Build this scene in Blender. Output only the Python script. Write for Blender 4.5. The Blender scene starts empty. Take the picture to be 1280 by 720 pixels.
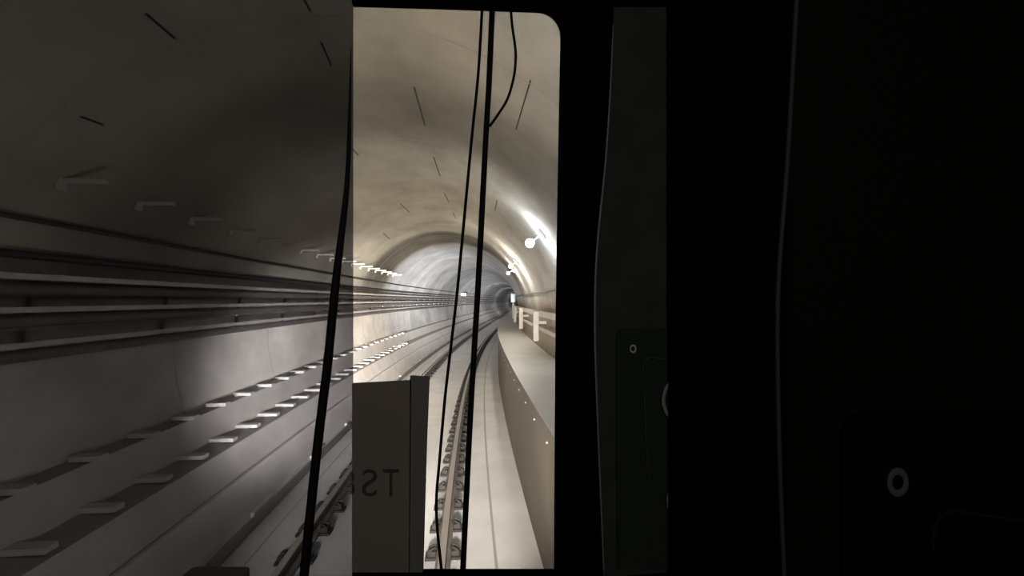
import bpy, bmesh, math, random
import numpy as np
from mathutils import Vector, Matrix, noise
random.seed(4)
sc = bpy.context.scene
HL, AL, SL_, BL = 2500, 48, 23000, 85000
COL = sc.collection
PI = math.pi

# ------------------------------------------------------------------ camera
F, HOR, EYE = 570.0, 375.0, 2.5          # focal length in px, horizon row, eye height over the rails
cam_d = bpy.data.cameras.new('camera')
cam_d.sensor_width = 36.0
cam_d.lens = F / 1280.0 * 36.0
cam_d.shift_y = (HOR - 360.0) / 1280.0
cam_d.clip_start = 0.02
cam_d.clip_end = 600
cam = bpy.data.objects.new('camera', cam_d)
cam.location = (0, 0, EYE)
cam.rotation_euler = (PI / 2, 0, 0)
COL.objects.link(cam)
sc.camera = cam
sc.view_settings.view_transform = 'Standard'
sc.view_settings.look = 'None'
sc.view_settings.exposure = 0.36
sc.cycles.use_denoising = True
sc.cycles.max_bounces = 8
sc.cycles.diffuse_bounces = 5
sc.cycles.transparent_max_bounces = 12
sc.cycles.sample_clamp_indirect = 6.0
w = bpy.data.worlds.new('dark'); sc.world = w
w.use_nodes = True
w.node_tree.nodes['Background'].inputs[0].default_value = (0, 0, 0, 1)
w.node_tree.nodes['Background'].inputs[1].default_value = 0

def P(px, py, Y):
    return Vector(((px - 640) * Y / F, Y, EYE + (HOR - py) * Y / F))

# ------------------------------------------------------------------ alignment of the track (a long right-hand bend)
KY = np.array([-14, -6, 0, 4.4, 9.5, 14, 20, 30, 45, 60, 90, 120, 160, 200, 240.])
KX = np.array([1.75, .52, -.22, -.68, -1.10, -1.38, -1.60, -1.62, -1.22, -.62, .85, 3.2, 10., 22., 40.])
def _spline(x, y):
    n = len(x); h = np.diff(x)
    A = np.zeros((n, n)); b = np.zeros(n); A[0, 0] = A[-1, -1] = 1
    for i in range(1, n - 1):
        A[i, i - 1] = h[i - 1]; A[i, i] = 2 * (h[i - 1] + h[i]); A[i, i + 1] = h[i]
        b[i] = 6 * ((y[i + 1] - y[i]) / h[i] - (y[i] - y[i - 1]) / h[i - 1])
    M = np.linalg.solve(A, b)
    def f(t):
        i = int(min(max(np.searchsorted(x, t) - 1, 0), n - 2)); hh = h[i]
        a, c = x[i + 1] - t, t - x[i]
        return float(M[i] * a**3 / (6*hh) + M[i+1] * c**3 / (6*hh) + (y[i]/hh - M[i]*hh/6) * a + (y[i+1]/hh - M[i+1]*hh/6) * c)
    return f
_xr = _spline(KY, KX)
def XC(s): return _xr(s) - .75
def SL(s): return (XC(s + .05) - XC(s - .05)) / .1
def T(s, off, z):
    m = SL(s); k = 1 / math.sqrt(1 + m * m)
    return Vector((XC(s) + off * k, s - off * m * k, z))
def HEAD(s): return -math.atan(SL(s))
ZC, R = 1.9, 2.75
FLOOR = -.17
def chord(z): return math.sqrt(R * R - (z - ZC) ** 2)
def W(s, deg, r=R):
    a = math.radians(deg); return T(s, r * math.cos(a), ZC + r * math.sin(a))
def hit(px, py):
    """where the sight line of a point meets the tunnel lining -> (s, degrees)"""
    dx, dz = (px - 640) / F, (HOR - py) / F
    y = 1.0
    while y < 200:
        q = math.hypot(dx * y - XC(y), EYE + dz * y - ZC)
        if q > R: break
        y += .02
    m = SL(y); k = 1 / math.sqrt(1 + m * m)
    return y, math.degrees(math.atan2(EYE + dz * y - ZC, (dx * y - XC(y)) * k))
S_NEAR = list(np.arange(-3, 40, .3)) + list(np.arange(40, 100, 1.0)) + list(np.arange(100, 231, 2.5))

# ------------------------------------------------------------------ materials
def mat(name, col, rough=.6, metal=0.0, emit=None, strength=0, var=0.0, scale=8.0, bump=0.0, spec=.5):
    m = bpy.data.materials.new(name); m.use_nodes = True
    nt = m.node_tree; b = nt.nodes['Principled BSDF']
    b.inputs['Base Color'].default_value = (*col, 1)
    b.inputs['Roughness'].default_value = rough
    b.inputs['Metallic'].default_value = metal
    b.inputs['Specular IOR Level'].default_value = spec
    if emit:
        b.inputs['Emission Color'].default_value = (*emit, 1)
        b.inputs['Emission Strength'].default_value = strength
    if var or bump:
        tc = nt.nodes.new('ShaderNodeTexCoord'); no = nt.nodes.new('ShaderNodeTexNoise')
        no.inputs['Scale'].default_value = scale; no.inputs['Detail'].default_value = 6
        nt.links.new(tc.outputs['Object'], no.inputs['Vector'])
        if var:
            mr = nt.nodes.new('ShaderNodeMapRange')
            mr.inputs['From Min'].default_value = .3; mr.inputs['From Max'].default_value = .7
            mr.inputs['To Min'].default_value = 1 - var; mr.inputs['To Max'].default_value = 1 + var
            nt.links.new(no.outputs['Fac'], mr.inputs['Value'])
            mx = nt.nodes.new('ShaderNodeMix'); mx.data_type = 'RGBA'; mx.blend_type = 'MULTIPLY'
            mx.inputs[0].default_value = 1; mx.inputs[6].default_value = (*col, 1)
            nt.links.new(mr.outputs['Result'], mx.inputs[7])
            nt.links.new(mx.outputs[2], b.inputs['Base Color'])
        if bump:
            bp = nt.nodes.new('ShaderNodeBump'); bp.inputs['Strength'].default_value = bump
            nt.links.new(no.outputs['Fac'], bp.inputs['Height']); nt.links.new(bp.outputs['Normal'], b.inputs['Normal'])
    return m

def lining_mat():
    """concrete whose tone is stored ring by ring in a colour attribute, plus stains"""
    m = mat('ring_concrete', (.5, .45, .4), .95, bump=.02, scale=3.0, spec=.02)
    nt = m.node_tree; b = nt.nodes['Principled BSDF']
    at = nt.nodes.new('ShaderNodeAttribute'); at.attribute_name = 'tone'
    tc = nt.nodes.new('ShaderNodeTexCoord')
    mp = nt.nodes.new('ShaderNodeMapping'); mp.inputs['Scale'].default_value = (1.0, .7, 1.0)
    nt.links.new(tc.outputs['Object'], mp.inputs['Vector'])
    n1 = nt.nodes.new('ShaderNodeTexNoise'); n1.inputs['Scale'].default_value = 1.3; n1.inputs['Detail'].default_value = 5
    n1.inputs['Roughness'].default_value = .6
    nt.links.new(mp.outputs['Vector'], n1.inputs['Vector'])
    mr = nt.nodes.new('ShaderNodeMapRange')
    mr.inputs['From Min'].default_value = .3; mr.inputs['From Max'].default_value = .7
    mr.inputs['To Min'].default_value = .76; mr.inputs['To Max'].default_value = 1.16
    nt.links.new(n1.outputs['Fac'], mr.inputs['Value'])
    mx = nt.nodes.new('ShaderNodeMix'); mx.data_type = 'RGBA'; mx.blend_type = 'MULTIPLY'; mx.inputs[0].default_value = 1
    nt.links.new(at.outputs['Color'], mx.inputs[6]); nt.links.new(mr.outputs['Result'], mx.inputs[7])
    nt.links.new(mx.outputs[2], b.inputs['Base Color'])
    return m

def glass(name, tint, gloss):
    m = bpy.data.materials.new(name); m.use_nodes = True; nt = m.node_tree
    nt.nodes.remove(nt.nodes['Principled BSDF'])
    out = nt.nodes['Material Output']
    tr = nt.nodes.new('ShaderNodeBsdfTransparent'); tr.inputs[0].default_value = (*tint, 1)
    gl = nt.nodes.new('ShaderNodeBsdfGlossy'); gl.inputs['Roughness'].default_value = .02
    mx = nt.nodes.new('ShaderNodeMixShader'); mx.inputs[0].default_value = gloss
    nt.links.new(tr.outputs[0], mx.inputs[1]); nt.links.new(gl.outputs[0], mx.inputs[2])
    nt.links.new(mx.outputs[0], out.inputs['Surface'])
    return m

M = {
 'lining': lining_mat(),
 'groove': mat('dark_joint', (.035, .03, .025), .9),  # dark colour of the long segment joints
 'slab': mat('track_slab_concrete', (.63, .605, .57), .55, var=.1, scale=1.6, bump=.05),
 'slabgroove': mat('slab_joint', (.36, .34, .32), .9),
 'bench': mat('bench_concrete', (.62, .58, .54), .65, var=.1, scale=2.0),
 'benchtop': mat('bench_gap', (.36, .33, .30), .8),
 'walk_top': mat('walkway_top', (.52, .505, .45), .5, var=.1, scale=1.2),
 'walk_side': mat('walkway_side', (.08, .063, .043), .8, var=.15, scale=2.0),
 'lid': mat('trough_lid', (.60, .575, .54), .6, var=.08, scale=3),
 'rail_rust': mat('rail_side', (.16, .13, .10), .7, var=.25, scale=6),
 'rail_top': mat('rail_head', (.42, .38, .33), .35, metal=.6),
 'dark_steel': mat('fastener_steel', (.034, .030, .025), .8, var=.3, scale=20),
 'cable': mat('cable_sheath', (.05, .045, .045), .6),
 'pipe': mat('grey_pipe', (.16, .145, .14), .5, var=.2, scale=4),
 'tray': mat('galvanised_tray', (.66, .62, .58), .5, metal=.15, var=.1, scale=5),
 'bracket': mat('pale_bracket', (.56, .52, .46), .6),
 'handrail': mat('painted_rail', (.46, .415, .36), .5, var=.08, scale=4),
 'lamp_body': mat('lamp_body', (.4, .4, .4), .5),
 'white': mat('white_enamel', (.20, .20, .197), .4),
 'dish': mat('dark_dish', (.04, .04, .04), .5),
 'pillar': mat('black_trim', (.0012, .0012, .0014), .9, spec=0),
 'panel': mat('dark_panel', (.020, .0225, .019), .8, spec=.0, var=.15, scale=25),
 'panel2': mat('inset_panel', (.0125, .0150, .0130), .8, spec=.0),
 'edge': mat('highlight_strip', (.10, .10, .105), .5, spec=.2),  # edge highlight put into the strip's paler colour
 'edge2': mat('highlight_strip_dim', (.026, .026, .027), .6, spec=.1),
 'seam': mat('panel_ridge', (.025, .026, .024), .6, spec=.1),
 'screw': mat('screw_metal', (.22, .22, .19), .5, spec=.2),
 'screw2': mat('screw_metal_dim', (.052, .052, .048), .6, spec=.1),
 'knob': mat('knob_ring', (.11, .105, .092), .5, spec=.2),
 'knob_in': mat('knob_face', (.06, .058, .05), .6, spec=.1),
 'panel3': mat('panel_repeat_dark', (.0045, .005, .0042), .9, spec=0),
 'panel4': mat('inset_repeat_dark', (.0014, .0020, .0018), .9, spec=0),
 'seam3': mat('side_ridge', (.008, .0085, .008), .8, spec=0),
 'rod': mat('black_rubber', (.004, .0035, .0035), .7, spec=.1),
 'card': mat('dark_card', (.105, .088, .070), .85, spec=.1, var=.06, scale=12),
 'card2': mat('dark_card_flange', (.088, .082, .070), .85, spec=.1),
 'ink': mat('black_ink', (.034, .029, .023), .9, spec=0),
 'clear': glass('clear_glass', (.97, .97, .97), 0.0),
 'tint': glass('dimming_glass', (.362, .37, .386), .004),
 'exit': mat('lit_sign_face', (.6, .8, .5), .5, emit=(.85, 1, .7), strength=1.1),
}
def lampm(name, col, st):
    return mat(name, (.9, .9, .9), .4, emit=col, strength=st)

# ------------------------------------------------------------------ helpers
def link(name, me, parent=None, loc=None, rz=None):
    o = bpy.data.objects.new(name, me); COL.objects.link(o)
    if parent: o.parent = parent
    if loc is not None: o.location = loc
    if rz is not None: o.rotation_euler = (0, 0, rz)
    return o
def finish(name, bm, mats, parent=None, smooth=False, loc=None, rz=None):
    bmesh.ops.recalc_face_normals(bm, faces=bm.faces)
    me = bpy.data.meshes.new(name); bm.to_mesh(me); bm.free()
    for m in (mats if isinstance(mats, (list, tuple)) else [mats]): me.materials.append(m)
    if smooth:
        for p in me.polygons: p.use_smooth = True
    return link(name, me, parent, loc, rz)
def tag(o, label=None, cat=None, group=None, kind=None):
    if label: o['label'] = label
    if cat: o['category'] = cat
    if group: o['group'] = group
    if kind: o['kind'] = kind
    return o
def thing(name, label, cat, loc=(0, 0, 0), rz=0, group=None):
    o = link(name, None, None, loc, rz); o.empty_display_size = .05
    return tag(o, label, cat, group)
def struct(o):
    o['kind'] = 'structure'; return o
def box(bm, x0, x1, y0, y1, z0, z1, bev=0.0, mi=0):
    r = bmesh.ops.create_cube(bm, size=1)
    vs = r['verts']
    for v in vs:
        v.co = Vector(((x0 + x1) / 2 + v.co.x * (x1 - x0), (y0 + y1) / 2 + v.co.y * (y1 - y0), (z0 + z1) / 2 + v.co.z * (z1 - z0)))
    fs = set(f for v in vs for f in v.link_faces)
    for f in fs: f.material_index = mi
    if bev:
        es = list(set(e for v in vs for e in v.link_edges))
        bmesh.ops.bevel(bm, geom=es, offset=bev, segments=2, affect='EDGES', profile=.5)
def sweep(bm, prof, ss, closed=True, mis=None, caps=True):
    """sweep a profile of (offset, height) points along the track"""
    rows = [[bm.verts.new(T(s, o, z)) for o, z in prof] for s in ss]
    n = len(prof)
    for a, b in zip(rows, rows[1:]):
        for i in range(n if closed else n - 1):
            f = bm.faces.new((a[i], a[(i + 1) % n], b[(i + 1) % n], b[i]))
            if mis: f.material_index = mis[i]
    if closed and caps:
        bm.faces.new(rows[0]); bm.faces.new(rows[-1][::-1])
def ring_prof(o, z, r, n=8):
    return [(o + r * math.cos(2 * PI * i / n), z + r * math.sin(2 * PI * i / n)) for i in range(n)]
def poly(bm, pts, Y, th, mi=0):
    """flat plate facing the driver, outlined by points, th thick away from the eye"""
    a = [bm.verts.new(p) for p in pts]
    b = [bm.verts.new(p + Vector((0, th, 0))) for p in pts]
    n = len(a)
    fs = [bm.faces.new(a), bm.faces.new(b[::-1])]
    for i in range(n): fs.append(bm.faces.new((a[i], b[i], b[(i + 1) % n], a[(i + 1) % n])))
    for f in fs: f.material_index = mi
def smooth_path(pts, n=8):
    pts = [Vector(p) for p in pts]
    q = [pts[0] * 2 - pts[1]] + pts + [pts[-1] * 2 - pts[-2]]
    out = []
    for i in range(1, len(q) - 2):
        a, b, c, d = q[i-1], q[i], q[i+1], q[i+2]
        for k in range(n):
            t = k / n
            out.append(.5 * ((2*b) + (c-a)*t + (2*a-5*b+4*c-d)*t*t + (3*b-a-3*c+d)*t**3))
    out.append(pts[-1]); return out
def tube(bm, path, r, n=8):
    rr = r if isinstance(r, (list, tuple)) else [r] * len(path)
    rows = []
    for i, p in enumerate(path):
        d = (path[min(i+1, len(path)-1)] - path[max(i-1, 0)]).normalized()
        u = d.orthogonal() if not rows else (rows[-1][1] - d * d.dot(rows[-1][1]))
        u.normalize(); v = d.cross(u)
        rows.append(([bm.verts.new(p + (u * math.cos(2*PI*k/n) + v * math.sin(2*PI*k/n)) * rr[i]) for k in range(n)], u))
    for (a, _), (b, _) in zip(rows, rows[1:]):
        for k in range(n): bm.faces.new((a[k], a[(k+1) % n], b[(k+1) % n], b[k]))
    bm.faces.new(rows[0][0][::-1]); bm.faces.new(rows[-1][0])

# ------------------------------------------------------------------ tunnel lining: ring tones
def sst(a, b, x):
    t = min(max((x - a) / (b - a), 0), 1); return t * t * (3 - 2 * t)
RT = [random.uniform(.93, 1.05) for _ in range(400)]
def tone(s, deg):
    ring = int((s + 20) // 1.3)
    k = RT[ring]
    fr = ((s + 20) / 1.3) % 1
    up = sst(5, 40, deg) * (1 - sst(150, 176, deg))           # the darker rings only show above the cable runs
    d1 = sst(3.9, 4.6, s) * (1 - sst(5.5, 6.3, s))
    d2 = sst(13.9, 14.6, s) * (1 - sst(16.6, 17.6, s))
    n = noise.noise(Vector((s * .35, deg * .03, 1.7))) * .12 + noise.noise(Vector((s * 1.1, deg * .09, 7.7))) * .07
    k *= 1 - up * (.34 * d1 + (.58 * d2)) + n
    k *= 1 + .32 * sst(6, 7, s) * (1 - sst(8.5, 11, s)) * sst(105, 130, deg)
    warm = Vector((.385, .35, .285)); silver = Vector((.55, .55, .555)); cream = Vector((.66, .62, .58)).lerp(Vector((.80, .735, .665)), sst(6.5, 11, s))  # cream turns paler further in, offsetting lamp falloff in the colour
    pale = Vector((.45, .445, .425))
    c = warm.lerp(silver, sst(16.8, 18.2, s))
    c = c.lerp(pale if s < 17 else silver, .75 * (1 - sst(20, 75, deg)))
    c = c.lerp(cream, sst(150, 178, deg) * (1 - .7 * sst(16, 22, s)))
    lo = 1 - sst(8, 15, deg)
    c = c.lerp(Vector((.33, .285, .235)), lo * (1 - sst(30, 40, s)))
    if s > 22: k *= 1 - .15 * ((ring % 3) == 0)
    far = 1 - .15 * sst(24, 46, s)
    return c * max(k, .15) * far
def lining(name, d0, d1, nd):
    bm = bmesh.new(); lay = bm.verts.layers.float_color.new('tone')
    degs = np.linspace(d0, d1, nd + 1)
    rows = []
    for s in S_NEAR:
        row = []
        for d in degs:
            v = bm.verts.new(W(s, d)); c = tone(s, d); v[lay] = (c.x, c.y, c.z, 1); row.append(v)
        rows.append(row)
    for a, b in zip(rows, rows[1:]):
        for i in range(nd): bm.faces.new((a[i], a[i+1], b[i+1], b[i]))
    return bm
def strip(bm, pts, wid):
    """thin recess line running over the lining through (s, deg) points"""
    prev = None
    for s, d in pts:
        h = math.degrees(wid / 2 / R)
        a, b = bm.verts.new(W(s, d - h, R - .004)), bm.verts.new(W(s, d + h, R - .004))
        if prev:
            f = bm.faces.new((prev[0], prev[1], b, a)); f.material_index = 1
        prev = (a, b)
def ring_line(bm, s, d0, d1, wid, nd=30):
    prev = None
    for d in np.linspace(d0, d1, nd + 1):
        a, b = bm.verts.new(W(s, d, R - .003)), bm.verts.new(W(s + wid, d, R - .003))
        if prev:
            f = bm.faces.new((prev[0], prev[1], b, a)); f.material_index = 2
        prev = (a, b)
JOINT = mat('ring_joint', (.33, .30, .265), .9)
CEIL0, CEIL1 = 46, 142
DOWN = math.degrees(math.asin((FLOOR - ZC) / R))
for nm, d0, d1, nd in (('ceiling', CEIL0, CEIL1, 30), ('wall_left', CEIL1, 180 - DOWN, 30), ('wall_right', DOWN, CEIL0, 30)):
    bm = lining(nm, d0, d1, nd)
    if nm == 'ceiling':
        marks = [((517,105),(531,155),.035),((542,195),(550,219),.03),((555,240),(561,252),.03),((566,265),(570,273),.03),
                 ((667,88),(647,155),.022),((622,248),(619,262),.03),((441,186),(449,195),.035),((501,255),(512,265),.035),
                 ((195,27),(231,59),.035),((378,-6),(389,15),.03),((402,52),(415,82),.028),((125,157),(152,167),.03),((480,292),(488,299),.035)]
        for p0, p1, wd in marks:
            a, b = hit(*p0), hit(*p1)
            wd *= .6
            strip(bm, [(a[0] + (b[0]-a[0]) * t, a[1] + (b[1]-a[1]) * t) for t in np.linspace(0, 1, 6)], wd)
    k = 0
    s = -19.95 + 1.3 * 14
    while s < 40:
        if k % 2 == 0 or s > 14: ring_line(bm, s, d0, d1, .012 if s < 12 else .03)
        k += 1; s += 1.3
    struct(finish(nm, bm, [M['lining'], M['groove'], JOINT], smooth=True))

# floor (track slab) with its two long joints
bm = bmesh.new()
fp = [(-1.85, FLOOR), (-1.25, FLOOR), (-1.23, FLOOR), (1.27, FLOOR), (1.30, FLOOR), (1.85, FLOOR)]
sweep(bm, fp, S_NEAR, closed=False, mis=[0, 1, 0, 1, 0])
struct(finish('floor', bm, [M['slab'], M['slabgroove']]))
# stepped concrete bench at the foot of the curved wall, opposite the walkway
bm = bmesh.new()
bp_ = [(-1.72, FLOOR), (-1.78, .27), (-1.80, .30), (-1.84, .30), (-1.86, .27), (-1.90, .27), (-1.94, .33), (-2.06, .60), (-2.40, .62), (-2.42, 1.02), (-2.61, 1.04)]
sweep(bm, bp_, S_NEAR, closed=False, mis=[0, 0, 0, 1, 1, 0, 0, 2, 0, 2])
struct(finish('trim_1', bm, [M['bench'], M['slabgroove'], M['benchtop']]))
# evacuation walkway
bm = bmesh.new()
WS = [s for s in S_NEAR if s > 1.0]
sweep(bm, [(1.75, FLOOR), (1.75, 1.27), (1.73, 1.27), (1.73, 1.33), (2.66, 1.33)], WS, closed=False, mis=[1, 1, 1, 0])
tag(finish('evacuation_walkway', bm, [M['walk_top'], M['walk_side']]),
    'raised concrete evacuation walkway with pale top and brown side beside the track', 'walkway')

# ------------------------------------------------------------------ rails and fasteners
RS = [s for s in S_NEAR if s > 0.8]
for off, lab in ((.75, 'rusty running rail closest to the raised walkway'), (-.75, 'rusty running rail closest to the stepped bench')):
    h = [(-.075, -.14), (-.075, -.128), (-.012, -.11), (-.010, -.04), (-.036, -.028), (-.034, 0),
         (.034, 0), (.036, -.028), (.010, -.04), (.012, -.11), (.075, -.128), (.075, -.14)]
    bm = bmesh.new()
    sweep(bm, [(off + a, b) for a, b in h], RS, mis=[0, 0, 0, 0, 0, 1, 0, 0, 0, 0, 0, 0])
    tag(finish('running_rail', bm, [M['rail_rust'], M['rail_top']]), lab, 'rail')
bm = bmesh.new(); box(bm, -.19, .19, -.075, .075, -.17, -.141, .006)
base = finish('rail_fastener', bm, M['dark_steel'])
bm = bmesh.new(); box(bm, .075, .165, -.06, .06, -.142, -.085, .012)
tube(bm, smooth_path([(.15, -.05, -.09), (.1, -.03, -.06), (.07, 0, -.085), (.1, .03, -.06), (.15, .05, -.09)], 4), .012, 6)
clip_r = finish('spring_clip', bm, M['dark_steel'], base)
clip_l = clip_r.copy(); clip_l.data = clip_r.data; COL.objects.link(clip_l); clip_l.parent = base; clip_l.rotation_euler = (0, 0, PI)
first = True
for off, lab, grp in ((.75, 'dark steel fastener holding down the rail on the walkway side', 'rail fasteners on the walkway side'),
                      (-.75, 'dark steel fastener holding down the rail on the bench side', 'rail fasteners on the bench side')):
    s = 3.55 if off > 0 else 3.6
    i = 0
    while s < (62 if off > 0 else 52):
        if first: o = base; first = False
        else:
            o = base.copy(); COL.objects.link(o)
            if s < 34:
                for c in (clip_r, clip_l):
                    d = c.copy(); COL.objects.link(d); d.parent = o
        o.location = T(s, off, 0); o.rotation_euler = (0, 0, HEAD(s))
        tag(o, lab, 'rail fastener', grp)
        s += .56; i += 1

# ------------------------------------------------------------------ cable runs on the curved wall
CS = [s for s in S_NEAR if -2 < s < 150]
def run(name, z, r, m, label, cat, gap=0.0):
    bm = bmesh.new(); sweep(bm, ring_prof(-(chord(z) - r - gap), z, r, 8), CS)
    return tag(finish(name, bm, m, smooth=True), label, cat)
run('power_cable', 3.13, .02, M['cable'], 'thin dark cable, highest of the long runs on the curved wall', 'cable', .03)
run('power_cable', 2.86, .034, M['cable'], 'thick dark cable between the thin top cable and the first tray', 'cable', .03)
for z, lab, lab2 in ((2.66, 'pale metal cable tray, topmost of three', 'grey pipe slung under the topmost cable tray'),
                     (2.40, 'pale metal cable tray, middle of three', 'grey pipe slung under the middle cable tray'),
                     (2.12, 'pale metal cable tray, lowest of three', 'grey pipe slung under the lowest cable tray')):
    c = chord(z)
    bm = bmesh.new()
    sweep(bm, [(-c + .03, z), (-c + .27, z), (-c + .27, z + .045), (-c + .255, z + .045), (-c + .255, z + .012), (-c + .03, z + .012)], CS)
    tag(finish('cable_tray', bm, M['tray']), lab + ' along the curved wall', 'cable tray')
    run('service_pipe', z - .075, .05, M['pipe'], lab2, 'pipe', .10)
# uprights that carry the trays
def copy_of(o, loc, rz):
    c = o.copy(); COL.objects.link(c); c.location = loc; c.rotation_euler = (0, 0, rz); return c
bm = bmesh.new()
for k in range(6):
    z0, z1 = 1.98 + k * .125, 1.98 + (k + 1) * .125
    a, b = -chord(z0) + .012, -chord(z1) + .012
    vs = [bm.verts.new(p) for p in ((a, -.025, z0), (a + .035, -.025, z0), (a + .035, .025, z0), (a, .025, z0),
                                    (b, -.025, z1), (b + .035, -.025, z1), (b + .035, .025, z1), (b, .025, z1))]
    for f in ((0,1,2,3), (4,7,6,5), (0,4,5,1), (1,5,6,2), (2,6,7,3), (3,7,4,0)): bm.faces.new([vs[i] for i in f])
up = finish('tray_upright', bm, M['benchtop'])
s, i = 2.4, 0
while s < 46:
    o = up if i == 0 else copy_of(up, (0, 0, 0), 0)
    o.location = (XC(s), s, 0); o.rotation_euler = (0, 0, HEAD(s))
    tag(o, 'grey curved upright fixed to the wall behind the cable trays', 'bracket', 'uprights behind the cable trays')
    s += 1.7; i += 1
# row of pale arms high on the wall
zb = 3.46; ob = -chord(zb)
bm = bmesh.new(); box(bm, ob + .01, ob + .34, -.02, .02, zb - .012, zb + .02, .004)
box(bm, ob - .02, ob + .02, -.03, .03, zb - .07, zb + .05, .004)
arm = finish('bracket_arm', bm, M['bracket'])
s, i = 2.2, 0
while s < 17.5:
    o = arm if i == 0 else copy_of(arm, (0, 0, 0), 0)
    o.location = (XC(s), s, 0); o.rotation_euler = (0, 0, HEAD(s))
    tag(o, 'short pale bracket arm in the row above all the wall cables', 'bracket', 'pale bracket arms above the cables')
    s += .85; i += 1
# lids laid across the two steps of the bench
for nm, o0, o1, z, lab, grp, st in (
        ('trough_lid', -2.50, -2.16, .63, 'narrow pale concrete lid laid across the lower bench step', 'lids on the lower bench step', .66),
        ('trough_lid', -2.66, -2.38, 1.045, 'narrow pale concrete lid laid across the upper bench step', 'lids on the upper bench step', .7)):
    bm = bmesh.new(); box(bm, o0 + .08, o1 + .06, -.06, .06, z - .008, z + .042, .006)
    lid = finish(nm, bm, M['lid'])
    s, i = 2.3, 0
    while s < 20:
        o = lid if i == 0 else copy_of(lid, (0, 0, 0), 0)
        o.location = (XC(s), s, 0); o.rotation_euler = (0, 0, HEAD(s))
        tag(o, lab, 'trough lid', grp)
        s += st; i += 1
# conduit at the foot of the bench and its pale markers
bm = bmesh.new(); sweep(bm, ring_prof(-1.50, FLOOR + .06, .055, 8), CS)
tag(finish('floor_conduit', bm, M['pipe'], smooth=True), 'dark conduit lying on the slab at the foot of the stepped bench', 'conduit')
bm = bmesh.new(); box(bm, -1.66, -1.61, -.28, .28, FLOOR, FLOOR + .07, .01)
mk = finish('marker_block', bm, M['lid'])
s, i = 4.0, 0
while s < 36:
    o = mk if i == 0 else copy_of(mk, (0, 0, 0), 0)
    o.location = (XC(s), s, 0); o.rotation_euler = (0, 0, HEAD(s))
    tag(o, 'long pale block on the slab between floor conduit and bench', 'block', 'pale blocks beside the floor conduit')
    s += 2.0; i += 1

# ------------------------------------------------------------------ walkway side
hr = thing('handrail', 'beige wall handrail with flat posts above the raised walkway', 'handrail', (0, 0, 0))
HS = [s for s in S_NEAR if 1 < s < 120]
for z0, z1, o0 in ((2.13, 2.25, 2.52), (1.80, 1.87, 2.56)):
    bm = bmesh.new(); sweep(bm, [(o0, z0), (o0 + .04, z0), (o0 + .04, z1), (o0, z1)], HS)
    finish('rail_bar', bm, M['handrail'], hr)
s = 5.9; pm = None
while s < 34:
    if pm is None:
        bm = bmesh.new(); box(bm, 2.40, 2.52, -.06, .06, 1.56, 2.24, .012); box(bm, 2.50, 2.70, -.04, .04, 1.95, 2.02, .005)
        pm = finish('rail_post', bm, M['handrail'], hr); o = pm
    else:
        o = pm.copy(); COL.objects.link(o); o.parent = hr
    o.location = (XC(s), s, 0); o.rotation_euler = (0, 0, HEAD(s))
    s += 4.4
bm = bmesh.new(); sweep(bm, ring_prof(chord(2.68) - .03, 2.68, .014, 6), [s for s in S_NEAR if 1 < s < 60])
tag(finish('wall_cable', bm, M['cable'], smooth=True), 'thin grey cable on the wall above the walkway handrail', 'cable')
bm = bmesh.new(); bmesh.ops.create_uvsphere(bm, u_segments=10, v_segments=6, radius=.012)
stud = finish('edge_stud', bm, M['benchtop'], smooth=True)
s, i = 3.3, 0
while s < 17:
    o = stud if i == 0 else copy_of(stud, (0, 0, 0), 0)
    o.location = T(s, 1.745, 1.15)
    tag(o, 'small white stud near the top of the walkway side', 'stud', 'white studs along the walkway side')
    s += .85; i += 1
# far equipment box with a round dark dish beside it
def far_thing(px, py, Y): return P(px, py, Y)
c = far_thing(641.5, 372.5, 40)
eb = thing('equipment_box', 'small white equipment box far down the walkway', 'box', (c.x, c.y, 1.33))
bm = bmesh.new(); box(bm, -.20, .20, -.15, .15, c.z - 1.33 - .38, c.z - 1.33 + .38, .02); finish('housing', bm, M['white'], eb)
bm = bmesh.new(); box(bm, -.05, .05, -.05, .05, 0, c.z - 1.33 - .37, .01); finish('pedestal', bm, M['pipe'], eb)
bm = bmesh.new(); box(bm, -.155, .155, -.165, -.15, c.z - 1.33 - .30, c.z - 1.33 + .30, .006); finish('door', bm, M['white'], eb)
c2 = far_thing(645, 371.5, 39.7)
di = thing('round_signal', 'round dark signal head next to the far white box', 'signal', (c2.x, c2.y, 1.33))
bm = bmesh.new(); bmesh.ops.create_cone(bm, cap_ends=True, segments=24, radius1=.085, radius2=.085, depth=.12,
                                        matrix=Matrix.Translation((0, 0, c2.z - 1.33)) @ Matrix.Rotation(PI/2, 4, 'X'))
finish('signal_head', bm, M['dish'], di)
bm = bmesh.new(); box(bm, -.03, .03, -.03, .03, 0, c2.z - 1.33 - .15, .005); finish('post', bm, M['pipe'], di)
# little lit sign on the curved wall
s0, d0 = hit(575, 366)
es = thing('lit_sign', 'small glowing pale green sign on the wall among the cable runs', 'sign', W(s0, d0, R - .34), HEAD(s0))
bm = bmesh.new(); box(bm, -.24, .24, -.05, .05, -.13, .13, .01); finish('sign_case', bm, M['white'], es)
bm = bmesh.new(); box(bm, -.21, .21, -.06, -.05, -.10, .10); finish('sign_face', bm, M['exit'], es)

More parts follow.
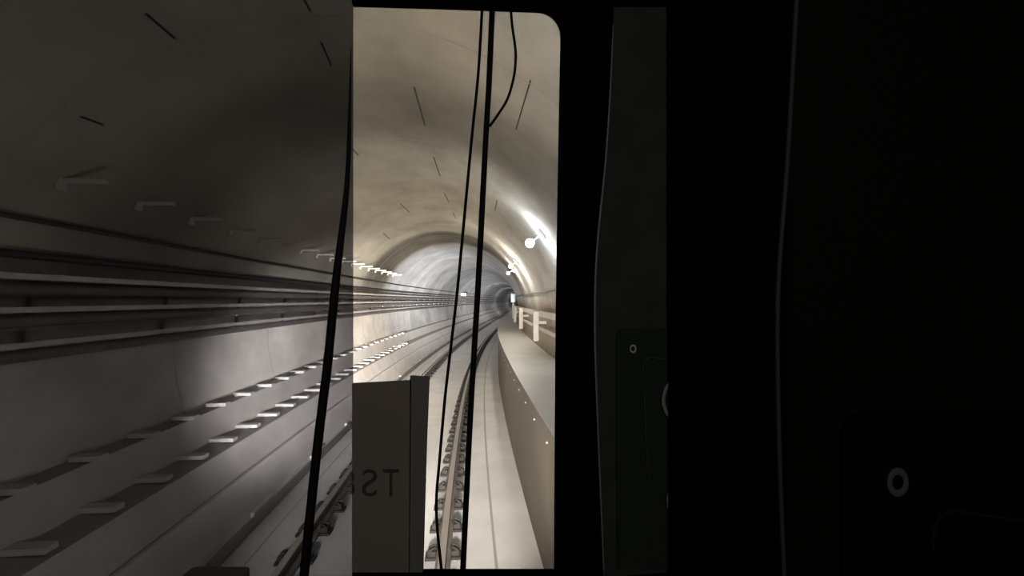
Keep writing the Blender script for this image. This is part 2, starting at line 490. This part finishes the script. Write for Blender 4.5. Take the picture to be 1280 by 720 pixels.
# ------------------------------------------------------------------ tunnel lamps
lamp_spots = [(-2.6, 38, 'n'), (2.4, 38, 'n')]
s, d = hit(679, 291); lamp_spots.append((s - .1, d, 'c')); print('lamp', s, d)
s, d = hit(647, 326); lamp_spots.append((s, d, 'w')); print('lamp', s, d)
s, d = hit(643, 336); lamp_spots.append((s, d, 'w')); print('lamp', s, d)
lamp_spots += [(58, 40, 'd'), (80, 40, 'd'), (110, 40, 'd')]
LM = {'c': lampm('lamp_cool', (.84, .92, 1.0), 200), 'w': lampm('lamp_warm', (1.0, .94, .84), 900),
      'f': lampm('lamp_mid', (1, .98, .95), 14000), 'd': lampm('lamp_dim', (1, .99, .97), 16000), 'n': lampm('lamp_soft', (1, .97, .92), 150)}
labs = ['round tunnel lamp high on the walkway wall behind the cab', 'round warm lamp beside the cab on the walkway wall',
        'brightest white tunnel lamp high above the walkway', 'warm round tunnel lamp just past the brightest one',
        'smaller warm lamp tucked under the other warm lamp']
for i, (s, d, k) in enumerate(lamp_spots):
    p = W(s, d, R - .01)
    lab = labs[i] if i < 5 else 'dim round lamp deep in the bend of the tunnel'
    t = thing('tunnel_lamp', lab, 'lamp', p, 0, 'dim lamps deep in the bend' if i >= 5 else None)
    t.rotation_euler = (0, -math.radians(d) - PI/2, HEAD(s))
    bm = bmesh.new()
    bmesh.ops.create_cone(bm, cap_ends=True, segments=24, radius1=.11, radius2=.085, depth=.05, matrix=Matrix.Translation((0, 0, .03)))
    finish('lamp_base', bm, M['lamp_body'], t)
    bm = bmesh.new(); tube(bm, [Vector((0, 0, .05)), Vector((0, 0, .13)), Vector((0, 0, .15)), Vector((0, 0, .195))], [.016, .010, .010, .010], 10)
    finish('lamp_stem', bm, M['lamp_body'], t)
    bm = bmesh.new()
    gr = .07 if i < 3 else (.042 if i < 5 else .013)
    bmesh.ops.create_uvsphere(bm, u_segments=12, v_segments=8, radius=gr, matrix=Matrix.Translation((0, 0, .19 + gr * .9)))
    finish('lamp_globe', bm, LM[k], t, smooth=True)
# headlights of the train, low on its front
for x in (-1.75, -.35):
    l = bpy.data.lights.new('headlight', 'SPOT'); l.energy = HL; l.color = (1, .955, .90)
    l.spot_size = math.radians(48); l.spot_blend = 1.0; l.shadow_soft_size = .12
    o = link('headlight', l); o.location = (x, 1.05, 1.15)
    o.rotation_euler = (math.radians(88), 0, math.radians(3))
l = bpy.data.lights.new('front_fill', 'AREA'); l.energy = AL; l.color = (1, .955, .90)  # added area fill, evens out the light on the near walls
l.shape = 'RECTANGLE'; l.size = 1.6; l.size_y = .25
o = link('front_fill', l); o.location = (-1.1, 1.0, 1.3); o.rotation_euler = (math.radians(97), 0, math.radians(16))

l = bpy.data.lights.new('wall_fill', 'SPOT'); l.energy = SL_; l.color = (1, .955, .91)  # added spot, brightens the curved wall opposite the walkway
l.spot_size = math.radians(33); l.spot_blend = 1.0; l.shadow_soft_size = .2
o = link('wall_fill', l); o.location = (-1.3, .95, 1.2)
o.rotation_euler = (Vector((-5.0, 15.5, 1.6)) - o.location).to_track_quat('-Z', 'Y').to_euler()

l = bpy.data.lights.new('beam_fill', 'SPOT'); l.energy = BL; l.color = (.97, .98, 1.0)  # added cool spot, lifts the lining further along
l.spot_size = math.radians(17); l.spot_blend = 1.0; l.shadow_soft_size = .15
o = link('beam_fill', l); o.location = (-1.0, .95, 1.25)
o.rotation_euler = (Vector((-4.0, 30.0, 3.0)) - o.location).to_track_quat('-Z', 'Y').to_euler()

l = bpy.data.lights.new('far_beam_fill', 'SPOT'); l.energy = 330000; l.color = (.97, .98, 1.0)  # added narrow spot, lifts the dark far bend
l.spot_size = math.radians(9); l.spot_blend = 1.0; l.shadow_soft_size = .15
o = link('far_beam_fill', l); o.location = (-.9, .95, 1.25)
o.rotation_euler = (Vector((-3.6, 70.0, 3.2)) - o.location).to_track_quat('-Z', 'Y').to_euler()

# ------------------------------------------------------------------ the driver's cab
D = .50
def arc(cx, cy, r, a0, a1, n=8, ry=None):
    return [(cx + r * math.cos(math.radians(a0 + (a1-a0)*i/n)), cy + (ry or r) * math.sin(math.radians(a0 + (a1-a0)*i/n))) for i in range(n + 1)]
fr = [(440, -70), (1420, -70), (1420, 900), (440, 900), (440, 715), (693, 715), (693.5, 600), (695, 400), (697.5, 230), (701, 46)]
fr += [(x, y) for x, y in arc(671, 42, 30, 0, -90, 8)] + [(560, 8), (440, 4.5)]
bm = bmesh.new(); poly(bm, [P(x, y, D) for x, y in fr], D, .006)
struct(finish('wall_front', bm, M['pillar']))
# glazing
bm = bmesh.new(); a, b = P(440.5, 2, D + .008), P(705, 718, D + .008)
box(bm, a.x, b.x, D + .008, D + .012, b.z, a.z)
g = struct(finish('window_1', bm, M['clear']))
bm = bmesh.new(); a, b = P(-420, -160, D), P(440, 900, D)
box(bm, a.x, b.x, D, D + .004, b.z, a.z)
struct(finish('dimming_pane', bm, M['tint']))  # added pane that dims everything seen through it
# rest of the cab shell, behind and around the seat
xl, xr_, zt, zb_, yb = P(-420, 0, D).x, P(1420, 0, D).x, P(0, -160, D).z, P(0, 900, D).z, -1.3
bm = bmesh.new(); box(bm, xl - .02, xl, yb, D + .02, zb_, zt); struct(finish('wall_cab_side', bm, M['pillar']))
bm = bmesh.new(); box(bm, xr_, xr_ + .02, yb, D + .02, zb_, zt); struct(finish('wall_cab_door_side', bm, M['pillar']))
bm = bmesh.new(); box(bm, xl, xr_, yb - .02, yb, zb_, zt); struct(finish('wall_rear', bm, M['pillar']))
bm = bmesh.new(); box(bm, xl - .02, xr_ + .02, yb - .02, D + .02, zt, zt + .03); struct(finish('ceiling_cab', bm, M['pillar']))
bm = bmesh.new(); box(bm, xl - .02, xr_ + .02, yb - .02, D + .02, zb_ - .03, zb_); struct(finish('floor_cab', bm, M['pillar']))

def rod(name, pts, r, Y, label, cat, n=8, m='rod', rs=None):
    path = smooth_path([P(x, y, Y) for x, y in pts], 6)
    if rs: r = list(np.interp(np.linspace(0, 1, len(path)), np.linspace(0, 1, len(rs)), rs))
    bm = bmesh.new(); tube(bm, path, r, n)
    return tag(finish(name, bm, M[m], smooth=True), label, cat)
px = (D + .03) / F
YO = D + .03
wa = rod('wiper_arm', [(616, -6), (611.5, 100), (607, 180), (598, 350), (589, 500), (583.5, 610), (578, 726)], 3.7 * px, YO,
    'thick straight black wiper arm hanging across the clear window', 'wiper arm')
rod('washer_hose', [(603.5, -6), (598, 90), (589, 180), (573, 350), (564, 430), (556, 500), (549, 580), (545.5, 625), (547, 665), (553, 722)], 1.9 * px, YO + .004,
    'thin black hose hanging alongside the thick wiper arm', 'hose')
rod('looped_cord', [(637.5, -4), (640, 30), (643.5, 55), (644.6, 72), (642.5, 95), (635, 122), (624, 141), (612, 158)], 1.7 * px, YO - .006,
    'thin black cord bowing out beside the top of the wiper arm', 'cord')
rod('dimming_pane_rod', [(438.5, 60), (437.5, 125), (434, 230), (420, 350), (410, 450), (399, 540), (389, 630), (379, 730)], 6 * (D - .01) / F, D - .012,
    'slanting black rod across the edge of the added dimming pane', 'rod', rs=[r_ * (D - .01) / F for r_ in (.5, 2.0, 3.6, 5.2, 5.8, 6, 6, 6)])  # enlarged repeat of the hanging hose
# dark card with mirrored lettering
YD = D - .02
cd = thing('lettered_card', 'dark brown card with mirrored black letters at the window corner', 'card', P(485, 720, YD))
o0 = cd.location
def rel(pts): return [P(x, y, YD) - o0 for x, y in pts]
bm = bmesh.new(); poly(bm, rel([(440, 479.5), (514, 475.5), (512, 715.5), (440, 715.5)]), YD, .004); finish('card_board', bm, M['card'], cd)
bm = bmesh.new(); poly(bm, rel([(512.5, 470), (536, 471.5), (532.5, 560), (528, 715.5), (511, 715.5)]), YD, .006); finish('card_flange', bm, M['card2'], cd)
bm = bmesh.new()
lim = P(440.3, 0, YD).x
for ch, rt, wd in (('T', 498.5, 20.), ('S', 471, 18.5), ('8', 443.2, 18.)):
    cu = bpy.data.curves.new('lettering', 'FONT'); cu.body = ch; cu.size = 1
    to = bpy.data.objects.new('lettering', cu); COL.objects.link(to)
    me = bpy.data.meshes.new_from_object(to.evaluated_get(bpy.context.evaluated_depsgraph_get()))
    bpy.data.objects.remove(to)
    xs = [v.co.x for v in me.vertices]; ys = [v.co.y for v in me.vertices]
    for v in me.vertices:                      # seen from behind, so it reads right to left
        v.co = P(rt - (v.co.x - min(xs)) / (max(xs) - min(xs)) * wd, 620.5 - (v.co.y - min(ys)) / (max(ys) - min(ys)) * 34, YD - .0012)
    bm.from_mesh(me); bpy.data.meshes.remove(me)
bmesh.ops.bisect_plane(bm, geom=bm.verts[:] + bm.edges[:] + bm.faces[:], plane_co=(lim, 0, 0), plane_no=(-1, 0, 0), clear_outer=True)
for v in bm.verts: v.co -= o0
me = bpy.data.meshes.new('lettering'); bm.to_mesh(me); bm.free(); me.materials.append(M['ink'])
o = link('lettering', me, cd); o['label'] = 'mirrored black capital letters'
# small dark block, enlarged repeat of the card's top, below the added dimming pane
bk = thing('dark_block', 'small dark block at the foot of the added dimming pane', 'block', P(268, 750, YD))
bm = bmesh.new(); a, b = P(231, 714.5, YD) - bk.location, P(306, 760, YD) - bk.location
box(bm, a.x, b.x, -.015, .012, b.z, a.z, .004); finish('block_body', bm, M['card2'], bk)
bm = bmesh.new(); a, b = P(227, 712.5, YD) - bk.location, P(250, 760, YD) - bk.location
box(bm, a.x, b.x, -.018, -.012, b.z, a.z - .002, .002); finish('block_lip', bm, M['rod'], bk)

# ---- instrument panel right of the window
YP = D - .006
edge = [(766.5, 30), (763, 110), (757, 200), (748, 290), (744.2, 350), (743.6, 420), (746, 500), (750, 600), (755, 722)]
pn = thing('instrument_panel', 'dark greenish cab panel with screw and round knobs beside the window pillar', 'panel', P(795, 720, YP))
o1 = pn.location.copy()
bm = bmesh.new()
poly(bm, [P(x, y, YP) - o1 for x, y in edge] + [P(860, 713, YP) - o1, P(860, 9, YP) - o1, P(767, 9, YP) - o1], YP, .004)
finish('panel_board', bm, M['panel'], pn)
bm = bmesh.new(); tube(bm, smooth_path([P(x, y, YP - .002) - o1 for x, y in edge], 6), [1.25 * YP / F * k for k in np.interp(np.linspace(0, 1, 6 * 8 + 1), [0, .12, .4, .7, 1], [.5, 1, 1.25, 1.2, .7])], 6)
o = finish('highlight_strip', bm, M['edge'], pn, smooth=True); o['label'] = 'edge strip with painted highlight'
bm = bmesh.new()
poly(bm, [P(x, y, YP - .004) - o1 for x, y in [(772, 712), (771, 560), (770.5, 430)] + arc(781, 421, 10, 180, 270, 5) + [(860, 411), (860, 712)]], YP, .003)
finish('inset_plate', bm, M['panel2'], pn)
def ridge(pts, r, Y, o0_, m, par, name='ridge'):
    bm = bmesh.new(); tube(bm, smooth_path([P(x, y, Y) - o0_ for x, y in pts], 5), r * Y / F, 6)
    return finish(name, bm, M[m], par, smooth=True)
ridge([(804, 468), (804, 459), (807, 450), (814, 447), (826, 449), (846, 452)], 1.1, YP - .006, o1, 'seam', pn)
ridge([(805, 490), (807, 540), (810, 600)], .8, YP - .006, o1, 'seam', pn)
ridge([(826, 670), (834, 676), (842, 678)], .8, YP - .006, o1, 'seam', pn)
def ring(x, y, r0, r1, Y, o0_, m, par, name, ry=1.0, face=None):
    """raised ring of outer radius r1, hole radius r0"""
    bm = bmesh.new(); n = 36; k = Y / F; c = P(x, y, Y) - o0_
    prof = [(r0, .0), (r0 + (r1-r0)*.25, -.0016), (r1 - (r1-r0)*.25, -.0016), (r1, 0)]
    rows = [[bm.verts.new(c + Vector((q * k * math.cos(2*PI*i/n), d, q * k * ry * math.sin(2*PI*i/n)))) for q, d in prof] for i in range(n)]
    for i in range(n):
        a, b = rows[i], rows[(i+1) % n]
        for j in range(3): bm.faces.new((a[j], a[j+1], b[j+1], b[j]))
        bm.faces.new((a[3], a[0], b[0], b[3]))
    o = finish(name, bm, M[m], par, smooth=True)
    if face:
        bm = bmesh.new()
        bm.faces.new([bm.verts.new(c + Vector((r0 * k * math.cos(2*PI*i/n), -.0004, r0 * k * ry * math.sin(2*PI*i/n)))) for i in range(n)])
        finish(name + '_face', bm, M[face], o)
    return o
ring(791, 436, 2.0, 4.6, YP - .006, o1, 'screw', pn, 'screw', 1.3, 'panel2')
for kx, ky in ((862, 500), (868, 626)):
    kn = ring(kx, ky, 30, 36, YP - .006, o1, 'knob', pn, 'knob', 1.0, 'panel2')
    ring(kx, ky, 18, 27, YP - .0068, o1, 'knob_in', kn, 'knob_cap', 1.0, 'knob_in')
# added enlarged repeat of pillar and instrument panel, dimmed in its colours
YS = D - .03
pl = thing('pillar_repeat', 'plain black repeat of the window pillar covering half of the round knobs', 'pillar', P(906, 720, YS))
bm = bmesh.new()
e2 = [(997, -30), (992, 60), (984, 200), (974, 330), (971.5, 400), (972, 480), (975, 600), (981, 740)]
poly(bm, [P(840, -40, YS) - pl.location, P(840, 760, YS) - pl.location] + [P(x, y, YS) - pl.location for x, y in e2[::-1]], YS, .002)
finish('pillar_body', bm, M['pillar'], pl)
bm = bmesh.new(); tube(bm, smooth_path([P(x, y, YS - .001) - pl.location for x, y in e2], 6), 3.2 * YS / F, 6)
o = finish('highlight_strip', bm, M['edge2'], pl, smooth=True); o['label'] = 'edge strip with dim painted highlight'
YQ = D - .012
sp = thing('panel_repeat', 'darkened, enlarged repeat of the instrument panel with one dim screw, beyond the black pillar', 'panel', P(1130, 720, YQ))
o2 = sp.location.copy()
bm = bmesh.new()
poly(bm, [P(x, y, YQ) - o2 for x, y in [(985, -50), (985, 780), (1400, 780), (1400, -50)]], YQ, .004); finish('panel_board', bm, M['panel3'], sp)
bm = bmesh.new()
poly(bm, [P(x, y, YQ - .004) - o2 for x, y in [(1054, 780), (1053, 600), (1053, 545)] + arc(1085, 545, 32, 180, 270, 6) + [(1400, 512), (1400, 780)]], YQ, .003)
finish('inset_plate', bm, M['panel4'], sp)
ring(1122, 603, 6, 14.5, YQ - .005, o2, 'screw2', sp, 'screw', 1.35, 'panel4')
ridge([(1166, 690), (1167, 665), (1176, 645), (1196, 639), (1236, 645), (1290, 652)], 2.2, YQ - .005, o2, 'seam3', sp)
# faint fill light added behind the driver to show the dark panels
l = bpy.data.lights.new('cab_fill', 'POINT'); l.energy = 11; l.color = (1, .98, .95); l.shadow_soft_size = .03
o = link('cab_fill', l); o.location = (.04, -.75, EYE + .25)
